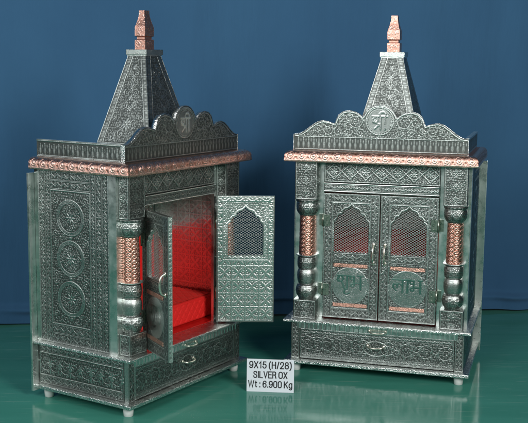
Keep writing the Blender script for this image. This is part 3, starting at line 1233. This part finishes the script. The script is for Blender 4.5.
a = Acc()
o_, z_ = pf[:, 0][:, None], pf[:, 1][:, None]
for seg in ('left', 'front', 'right'):
    L = 2 * CW if seg == 'front' else CY
    t, H = cornice_h(L)
    t = t[None, :]
    oo = o_ + nrm[:, 0][:, None] * H * .045
    zz = z_ + nrm[:, 1][:, None] * H * .045
    if seg == 'front':
        X = (-1 + 2 * t) * (CW + oo)
        Y = -(CY + oo) + 0 * t
    elif seg == 'left':
        X = -(CW + oo) + 0 * t
        Y = -(1 - t) * 0 - (CY + oo) * t
    else:
        X = (CW + oo) + 0 * t
        Y = -(CY + oo) * (1 - t)
    a.grid(np.stack([X, Y, zz + 0 * X], -1), H)
for sx in (-1, 1):
    V = [(sx * (CW + q[0]), 0, q[1]) for q in pf]
    a.faces(V, [list(range(len(V)))], .4)
a.build('cornice', M['copper'], shrine)
a = Acc()
a.box(-6.95, 6.95, -8.9, -.01, CZ0 + .003, CZ1 - .02, .6, 0)
a.build('roof_deck', M['dull'], shrine)

# ------------------------------------------------------------------ parapet: scalloped front crest and side rails
cp = [(0, 22.02), (.35, 21.98), (.70, 21.82), (1.02, 21.54), (1.30, 21.06), (1.46, 21.04), (1.62, 21.22), (1.95, 21.42), (2.45, 21.52), (2.95, 21.42), (3.32, 21.12), (3.52, 20.62),
      (3.58, 20.44), (3.72, 20.46), (4.10, 20.60), (4.60, 20.68), (5.05, 20.54), (5.50, 20.24), (5.95, 19.88), (6.35, 19.64), (6.65, 19.54), (6.91, 19.52)]
cpx, cpz = np.array([q[0] for q in cp]), np.array([q[1] for q in cp])
W2 = 6.91
hf = HF(2 * W2, 22.1 - CZ1, .03)
hf.stroke([(W2 + x * .985, z - CZ1 - .12) for x, z in [(-q[0], q[1]) for q in cp[::-1]] + cp], .055, .95)
hf.balusters(.15, 2 * W2 - .15, .16, 1.02)
hf.stroke([(.1, 1.12), (2 * W2 - .1, 1.12)], .035, .9)
zc = 20.72 - CZ1
hf.ring(W2, zc, 1.08, .045, .9)
hf.ring(W2, zc, .93, .03, .8)
for k in range(32):
    q = k * 6.2832 / 32
    hf.dot(W2 + 1.0 * math.cos(q), zc + 1.0 * math.sin(q), .04, .9)
for e in (-1, 1):
    hf.spiral(W2 + e * 1.95, 2.45, .62, e, 1.57 + e, 1.8, .05)
    hf.spiral(W2 + e * 2.85, 2.42, .46, -e, 1.2, 1.6, .045)
    hf.spiral(W2 + e * 1.55, 1.52, .32, -e, .4, 1.5, .045)
    hf.spiral(W2 + e * 2.5, 1.58, .34, e, .4, 1.5, .045)
    hf.spiral(W2 + e * 3.3, 1.60, .36, -e, 2, 1.5, .045)
    hf.spiral(W2 + e * 4.15, 1.70, .44, e, .6, 1.7, .045)
    hf.spiral(W2 + e * 4.95, 1.72, .34, -e, .2, 1.5, .04)
    hf.spiral(W2 + e * 5.6, 1.42, .24, e, .2, 1.4, .035)
    hf.floret(W2 + e * 2.4, 2.95, .2, 6)
    hf.floret(W2 + e * 4.6, 2.12, .17, 6)
hf.seeds(.1, 2 * W2 - .1, 1.15, 3.8, 44)
d = np.hypot(hf.X - W2, hf.Z - zc)
hf.H = np.where(d < .88, .30 + .25 * rng.random(hf.H.shape), hf.H)
letters(hf, SHREE, W2 - .58, zc - .62, 1.0, .085, 1.0, .5)
top = np.interp(np.abs(hf.xs - W2), cpx, cpz) - CZ1
# remap rows to the scalloped outline: sample the field at z = t * top(x)
t = np.linspace(0, 1, 120)[:, None]
Zs = t * top[None, :]
ji = np.clip(np.round(Zs / hf.h * (hf.nz - 1)).astype(int), 0, hf.nz - 1)
ii = np.broadcast_to(np.arange(hf.nx)[None, :], ji.shape)
fz = np.clip(Zs / hf.h * (hf.nz - 1), 0, hf.nz - 1.001)
j0 = fz.astype(int)
fr = fz - j0
Hs_ = hf.H[j0, ii] * (1 - fr) + hf.H[j0 + 1, ii] * fr
Ps_ = hf.P[j0, ii]
Xs = np.broadcast_to(hf.xs[None, :], Zs.shape) - W2
YC = -8.555
a = Acc()
a.grid(np.stack([Xs, YC - .022 * Hs_, Zs + CZ1], -1), Hs_, Ps_)
a.grid(np.stack([Xs, np.full_like(Xs, YC + .32), Zs + CZ1], -1), .3, 0, None, True)
a.build('crest', M['silver'], shrine)
crest = shrine.children[-1] if False else [o for o in bpy.data.objects if o.name == 'crest'][0]
# bright beaded edging strip along the scalloped top
xe = np.concatenate([np.linspace(-W2, W2, 460)])
ze = np.interp(np.abs(xe), cpx, cpz)
P4 = []
for yy, dz in ((YC - .03, -.02), (YC - .03, .025), (YC + .35, .025), (YC + .35, -.02)):
    P4.append(np.stack([xe, np.full_like(xe, yy), ze + dz], -1))
a = Acc()
a.grid(np.array(P4), .8)
for sx in (-1, 1):
    a.box(min(sx * W2, sx * (W2 + .03)), max(sx * W2, sx * (W2 + .03)), YC - .03, YC + .35, CZ1 + .005, 19.54, .8)
a.build('crest_edging', M['rim'], crest)

rails = []
for sx in (-1, 1):
    w, h = 8.03, 1.27
    hf = HF(w, h, .03)
    hf.balusters(.1, w - .1, .18, .98, .45)
    hf.stroke([(0, h - .06), (w, h - .06)], .05, .9)
    hf.stroke([(0, .06), (w, .06)], .045, .8)
    hf.seeds(0, w, .05, h, 24, .03)
    a = Acc()
    if sx < 0:
        relief(a, hf, (-W2, -.16, CZ1), (0, -1, 0), (0, 0, 1), (-1, 0, 0), .035, None, .28)
    else:
        relief(a, hf, (W2, -.16 - w, CZ1), (0, 1, 0), (0, 0, 1), (1, 0, 0), .035, None, .28)
    a.build('side_rail', M['silver'], shrine)
    a = Acc()
    x0, x1 = sorted((sx * (W2 - .30), sx * (W2 + .02)))
    a.box(x0, x1, -.16 - w, -.15, CZ1 + h + .002, CZ1 + h + .05, .8, 0, .012)
    a.build('rail_cap', M['mirror'], [o for o in shrine.children if o.name.startswith('side_rail')][-1])

# ------------------------------------------------------------------ spire
SY = -4.72
b0, t0, z0, z1 = 2.80, .86, CZ1, 25.71
a = Acc()
hh = z1 - z0
for k in range(4):
    ca, sa = math.cos(k * math.pi / 2), math.sin(k * math.pi / 2)
    hf = HF(2 * b0, hh, .034)
    u = hf.X - b0
    wz = b0 + (t0 - b0) * hf.Z / hh           # half width at this height
    f = u / b0                                # -1..1 over the trapezoid
    # draw in a straightened strip where x is inches from the centre, clipped by the sloping borders
    g = HF(2 * b0, hh, .034)
    for z in (.10, .78, .92):
        g.stroke([(0, z), (2 * b0, z)], .055, .95)
    g.vine(0, .44, 2 * b0, .44, .24)
    g.floret(b0, 2.35, .46, 8)
    for e in (-1, 1):
        g.spiral(b0 + e * .62, 2.35, .34, e, 1.2, 1.5, .045)
        g.spiral(b0 + e * .5, 1.62, .30, -e, 1.2, 1.5, .045)
    for e in (-1, 1):
        g.spiral(b0 + e * 1.35, 1.45, .40, e, 1, 1.5, .045)
        g.spiral(b0 + e * 1.25, 2.9, .30, -e, 1, 1.4, .04)
        g.spiral(b0 + e * .55, 3.75, .34, e, 1, 1.4, .04)
        g.spiral(b0 + e * .42, 4.65, .30, -e, 2, 1.4, .04)
        g.spiral(b0 + e * .30, 5.45, .26, e, 2, 1.4, .04)
        g.spiral(b0 + e * .24, 6.15, .22, -e, 2, 1.3, .04)
    for z in (3.5, 4.3, 5.1, 5.85, 6.6):
        g.floret(b0, z, .24, 6)
    g.seeds(0, 2 * b0, 1, hh, 48)
    H = g.H.copy()
    # real coordinates after squeezing
    Xr = f * wz
    ci = np.clip(((Xr + b0) / (2 * b0) * (hf.nx - 1)), 0, hf.nx - 1.001)
    c0 = ci.astype(int)
    row = np.arange(hf.nz)[:, None] + 0 * c0
    H = H[row, c0] * (1 - (ci - c0)) + H[row, c0 + 1] * (ci - c0)
    edge = wz - np.abs(Xr)
    strip = (edge < .50) & (hf.Z > .95)
    diag = np.clip(1 - (np.abs(np.mod(hf.Z, .62) - .31) / .045) ** 2, 0, 1)
    fl = .15 + .5 * np.sin(hf.Z * 10.13) ** 2 * np.clip(1 - ((edge - .26) / .16) ** 2, 0, 1)
    H = np.where(strip, np.maximum(fl * (np.abs(edge - .26) < .18), diag * .7), H * .9)
    H = np.maximum(H, np.clip(1 - ((edge - .50) / .04) ** 2, 0, 1) * .8 * (hf.Z > .95))
    H = np.maximum(H, np.clip(1 - (edge / .05) ** 2, 0, 1) * .8)
    Yr = -wz - H * .024
    X3 = ca * Xr - sa * Yr
    Y3 = sa * Xr + ca * Yr + SY
    a.grid(np.stack([X3, Y3, hf.Z + z0], -1), H)
spire = a.build('spire', M['silver'], shrine)
a = Acc()
a.box(-1.0, 1.0, SY - 1.0, SY + 1.0, 25.71, 26.11, .8, 1, .03)
a.box(-.92, .92, SY - .92, SY + .92, 25.62, 25.71, .4, 0)
a.build('spire_cap', M['captin'], spire)
# finial: square-section copper pot shape
a = Acc()
fp = [(.50, 26.11), (.50, 26.84), (.38, 26.86), (.38, 27.04), (.40, 27.05), (.50, 27.10), (.50, 27.70), (.47, 27.86), (.40, 28.08), (.33, 28.34), (.28, 28.60), (.265, 28.80), (.265, 29.0)]
fz_ = []
for (r0, q0), (r1, q1) in zip(fp[:-1], fp[1:]):
    n = max(2, int(math.hypot(r1 - r0, q1 - q0) / .03))
    fz_ += [(r0 + (r1 - r0) * k / n, q0 + (q1 - q0) * k / n) for k in range(n)]
fz_.append(fp[-1])
fr_ = np.array(fz_)
for k in range(4):
    ca, sa = math.cos(k * math.pi / 2), math.sin(k * math.pi / 2)
    u = np.linspace(-1, 1, 34)[None, :]
    r_, zz = fr_[:, 0][:, None], fr_[:, 1][:, None]
    Xr = u * r_
    H = np.zeros((len(fr_), 34))
    for q in range(150):
        zc_, xc_ = rng.uniform(26.15, 28.95), rng.uniform(-.45, .45)
        if 26.8 < zc_ < 27.1:
            continue
        a2, b2 = rng.uniform(.02, .07) ** 2, rng.uniform(.02, .07) ** 2
        H = np.maximum(H, np.clip(1 - ((Xr - xc_) ** 2 / a2 + (zz - zc_) ** 2 / b2), 0, 1) ** .5)
    H = .34 + .66 * H + .12 * rng.random(H.shape)
    H = np.maximum(H * .9, np.clip(1 - ((r_ - np.abs(Xr)) / .035) ** 2, 0, 1) * .6)
    Yr = -r_ - H * .025
    a.grid(np.stack([ca * Xr - sa * Yr, sa * Xr + ca * Yr + SY, zz + 0 * Xr], -1), H)
a.faces([(-.265, SY - .265, 29), (.265, SY - .265, 29), (.265, SY + .265, 29), (-.265, SY + .265, 29)], [[0, 1, 2, 3]], .7)
a.build('finial', M['copper'], spire)

# ------------------------------------------------------------------ red cushion inside
def make_cushion():
    a = Acc()
    bm = bmesh.new()
    bmesh.ops.create_cube(bm, size=1)
    for vv in bm.verts:
        vv.co = (vv.co.x * 13.1, -3.45 + vv.co.y * 6.2, UPT + .07 + (vv.co.z + .5) * 1.75)
    bmesh.ops.bevel(bm, geom=list(bm.edges), offset=.14, segments=3, profile=.5, affect='EDGES')
    a.bm(bm, .6)
    # quilted top and front
    for org, U, V, N, w, h in (((-6.4, -6.42, UPT + 1.822), (1, 0, 0), (0, 1, 0), (0, 0, 1), 12.8, 5.9),
                               ((-6.4, -6.552, UPT + .22), (1, 0, 0), (0, 0, 1), (0, -1, 0), 12.8, 1.45)):
        hf = HF(w, h, .06)
        d1 = np.abs(np.mod((hf.X * 1.15 + hf.Z) / .85, 1) - .5) * 2
        d2 = np.abs(np.mod((hf.X * 1.15 - hf.Z) / .85, 1) - .5) * 2
        hf.H = np.clip(np.minimum(1 - d1, 1 - d2) * 3.2, 0, 1) ** .6
        relief(a, hf, org, U, V, N, .11)
    a.box(-6.4, 6.4, -.42, -.19, UPT + .10, 10.9, .6, 0, .05)
    return a.build('seat_cushion', M['velvet'])


cushion = make_cushion()


# ------------------------------------------------------------------ place the two shrines
def kids(o):
    return [c for c in bpy.data.objects if c.parent == o]


def copy_tree(o, parent=None):
    c = o.copy()
    C.objects.link(c)
    if parent:
        c.parent = parent
    for ch in kids(o):
        copy_tree(ch, c)
    return c


shrine2 = copy_tree(shrine)
cushion2 = cushion.copy()
C.objects.link(cushion2)
LT = ((-13.11, 82.818, 0), R(57.236))
RT = ((11.496, 90.676, 0), R(-15.86))
for o, (loc, rz) in ((shrine, LT), (cushion, LT), (shrine2, RT), (cushion2, RT)):
    o.location = Vector(loc) * S
    o.rotation_euler = (0, 0, rz)
tag(shrine, 'oxidised silver temple shrine turned sideways with both doors open, showing its red interior', 'shrine', 'silver temple shrines')
tag(shrine2, 'oxidised silver temple shrine facing forward with both grilled doors shut', 'shrine', 'silver temple shrines')
tag(cushion, 'bright red quilted velvet cushion on the floor of the open-doored shrine', 'cushion', 'red shrine cushions')
tag(cushion2, 'red velvet cushion behind the shut grilled doors of the forward-facing shrine', 'cushion', 'red shrine cushions')

for d in kids(shrine):
    if d.name.startswith('door'):
        left = d.location.x < 0
        d.rotation_euler = (0, 0, R(-118) if left else R(124))
for d in kids(shrine2):
    base = d.name.split('.')[0]
    if base in ('crest', 'side_rail'):
        d.location.x += -.16 * S
    if base == 'spire':
        d.location.x += .22 * S

# ------------------------------------------------------------------ sign
sign = empty('size_sign', (.60, 78.30, .004), R(-5.0), 'small white acrylic size sign with black lettering standing on the teal floor', 'sign')
sign.rotation_euler.x = R(-3.5)
SW, SH = 3.66, 2.57
a = Acc()
a.box(-SW / 2, SW / 2, 0, .08, 0, SH, .8, 0, .015)
pl = a.build('plate', M['acrylic'], sign)
a = Acc()
V = [(-.5, .08, 1.5), (.5, .08, 1.5), (.5, .14, 1.5), (-.5, .14, 1.5), (-.5, .95, .06), (.5, .95, .06), (.5, 1.02, .06), (-.5, 1.02, .06)]
a.faces(V, [[0, 1, 5, 4], [3, 7, 6, 2], [0, 4, 7, 3], [1, 2, 6, 5], [0, 3, 2, 1], [4, 5, 6, 7]])
a.build('rear_strut', M['acrylic'], sign)

def O_(w, h=1.0, z=0.0):
    """rounded box outline, the O of a condensed grotesque"""
    r = min(w, h) * .46
    pts = []
    for cx_, cz_, a0 in ((w - r, h - r, 0), (r, h - r, 90), (r, r, 180), (w - r, r, 270)):
        pts += [(cx_ + r * math.cos(R(a0 + q)), z + cz_ + r * math.sin(R(a0 + q))) for q in range(0, 91, 15)]
    return pts + [pts[0]]


def S_(pts):
    return smooth_poly(pts, 6)


c6 = [S_([(.48, .80), (.44, .94), (.27, 1.0), (.09, .90), (.0, .62), (.0, .32), (.08, .06), (.25, .0), (.43, .07), (.50, .30), (.43, .54), (.25, .61), (.06, .50), (.01, .36)])]
GL = {
    '6': (.50, c6),
    '9': (.50, [[(.50 - x, 1 - z) for x, z in c6[0]]]),
    'X': (.54, [[(0, 0), (.54, 1)], [(0, 1), (.54, 0)]]),
    '1': (.30, [[(.0, .76), (.14, .83), (.23, 1), (.23, 0)]]),
    '5': (.50, [[(.45, 1), (.09, 1), (.04, .52)], S_([(.04, .52), (.14, .62), (.29, .64), (.45, .53), (.50, .31), (.43, .08), (.25, 0), (.08, .06), (.0, .24)])]),
    '(': (.20, [S_([(.20, 1.06), (.05, .82), (.0, .42), (.05, .02), (.20, -.24)])]),
    ')': (.20, [S_([(.0, 1.06), (.15, .82), (.20, .42), (.15, .02), (.0, -.24)])]),
    'H': (.54, [[(0, 0), (0, 1)], [(.54, 0), (.54, 1)], [(0, .54), (.54, .54)]]),
    '/': (.26, [[(0, -.03), (.26, 1.03)]]),
    '2': (.50, [S_([(.02, .70), (.06, .92), (.25, 1.0), (.44, .92), (.48, .72), (.38, .48), (.16, .22), (.0, 0)]), [(.0, 0), (.50, 0)]]),
    '8': (.50, [O_(.42, .47, .53)and [(x + .04, z) for x, z in O_(.42, .47, .53)], O_(.50, .53, 0)]),
    'S': (.54, [S_([(.52, .74), (.46, .93), (.27, 1.0), (.08, .92), (.03, .74), (.12, .58), (.30, .51), (.47, .42), (.54, .25), (.45, .06), (.27, 0), (.07, .07), (.0, .28)])]),
    'I': (.02, [[(.01, 0), (.01, 1)]]),
    'L': (.44, [[(0, 1), (0, 0), (.44, 0)]]),
    'V': (.56, [[(0, 1), (.28, 0), (.56, 1)]]),
    'E': (.46, [[(.46, 1), (0, 1), (0, 0), (.46, 0)], [(0, .53), (.42, .53)]]),
    'R': (.54, [[(0, 0), (0, 1), (.30, 1)], S_([(.30, 1), (.46, .93), (.50, .76), (.45, .58), (.30, .51)]), [(.30, .51), (0, .51)], [(.30, .51), (.44, .40), (.54, 0)]]),
    'O': (.58, [O_(.58)]), '0': (.50, [O_(.50)]),
    'W': (.86, [[(0, 1), (.21, 0), (.43, 1), (.65, 0), (.86, 1)]]),
    't': (.26, [[(.11, .95), (.11, .12), (.16, .02), (.26, .02)], [(0, .72), (.26, .72)]]),
    ':': (.04, [[(.02, .0), (.02, .07)], [(.02, .62), (.02, .69)]]),
    '.': (.04, [[(.02, .0), (.02, .06)]]),
    'K': (.54, [[(0, 0), (0, 1)], [(.52, 1), (0, .40)], [(.18, .60), (.54, 0)]]),
    'g': (.46, [S_([(.46, .56), (.34, .72), (.20, .73), (.05, .61), (.0, .36), (.05, .12), (.20, 0), (.34, .02), (.46, .16)]), S_([(.46, .73), (.46, .2), (.46, -.10), (.36, -.26), (.20, -.28), (.04, -.20)])]),
}


def letter_mesh(txt, z, width, h, w):
    """each line of print: flat strokes of even width, mitred, a hair above the plate"""
    a = Acc()
    adv, gap, sp = 0.0, .25, .26
    parts = []
    for ch in txt:
        if ch == ' ':
            adv += sp
            continue
        gw, st = GL[ch]
        parts += [[(adv + x, q) for x, q in s_] for s_ in st]
        adv += gw + gap
    adv -= gap
    k = width / adv
    lev = 0
    for s_ in parts:
        P = np.array([((x - adv / 2) * k, q * h) for x, q in s_])
        keep = np.concatenate([[True], np.hypot(*np.diff(P, axis=0).T) > 1e-5])
        P = P[keep]
        closed = np.allclose(P[0], P[-1], atol=1e-4)
        d = np.diff(P, axis=0)
        d /= np.linalg.norm(d, axis=1)[:, None]
        nn = np.stack([-d[:, 1], d[:, 0]], 1)
        V = []
        for i in range(len(P)):
            if closed and i in (0, len(P) - 1):
                n0, n1 = nn[-1], nn[0]
            else:
                n0, n1 = nn[max(i - 1, 0)], nn[min(i, len(nn) - 1)]
            m_ = n0 + n1
            m_ = m_ / (np.linalg.norm(m_) + 1e-9)
            m_ = m_ / max(.35, float(m_ @ n0)) * w / 2
            e = np.zeros(2)
            if not closed and i == 0:
                e = -d[0] * w * .45
            if not closed and i == len(P) - 1:
                e = d[-1] * w * .45
            V.append((P[i] + e + m_, P[i] + e - m_))
        V = np.array(V)
        y = -.006 - .0006 * lev
        lev += 1
        G = np.stack([np.stack([V[:, q, 0], np.full(len(V), y), V[:, q, 1] + z], -1) for q in (0, 1)])
        a.grid(G, .5, flip=True)
    return a.build('lettering', M['ink'], sign, smooth=False)


letter_mesh('9X15 (H/28)', 1.88, 3.22, .49, .082)
letter_mesh('SILVER OX', 1.12, 2.58, .48, .080)
letter_mesh('Wt : 6.900 Kg', .38, 3.36, .48, .080)
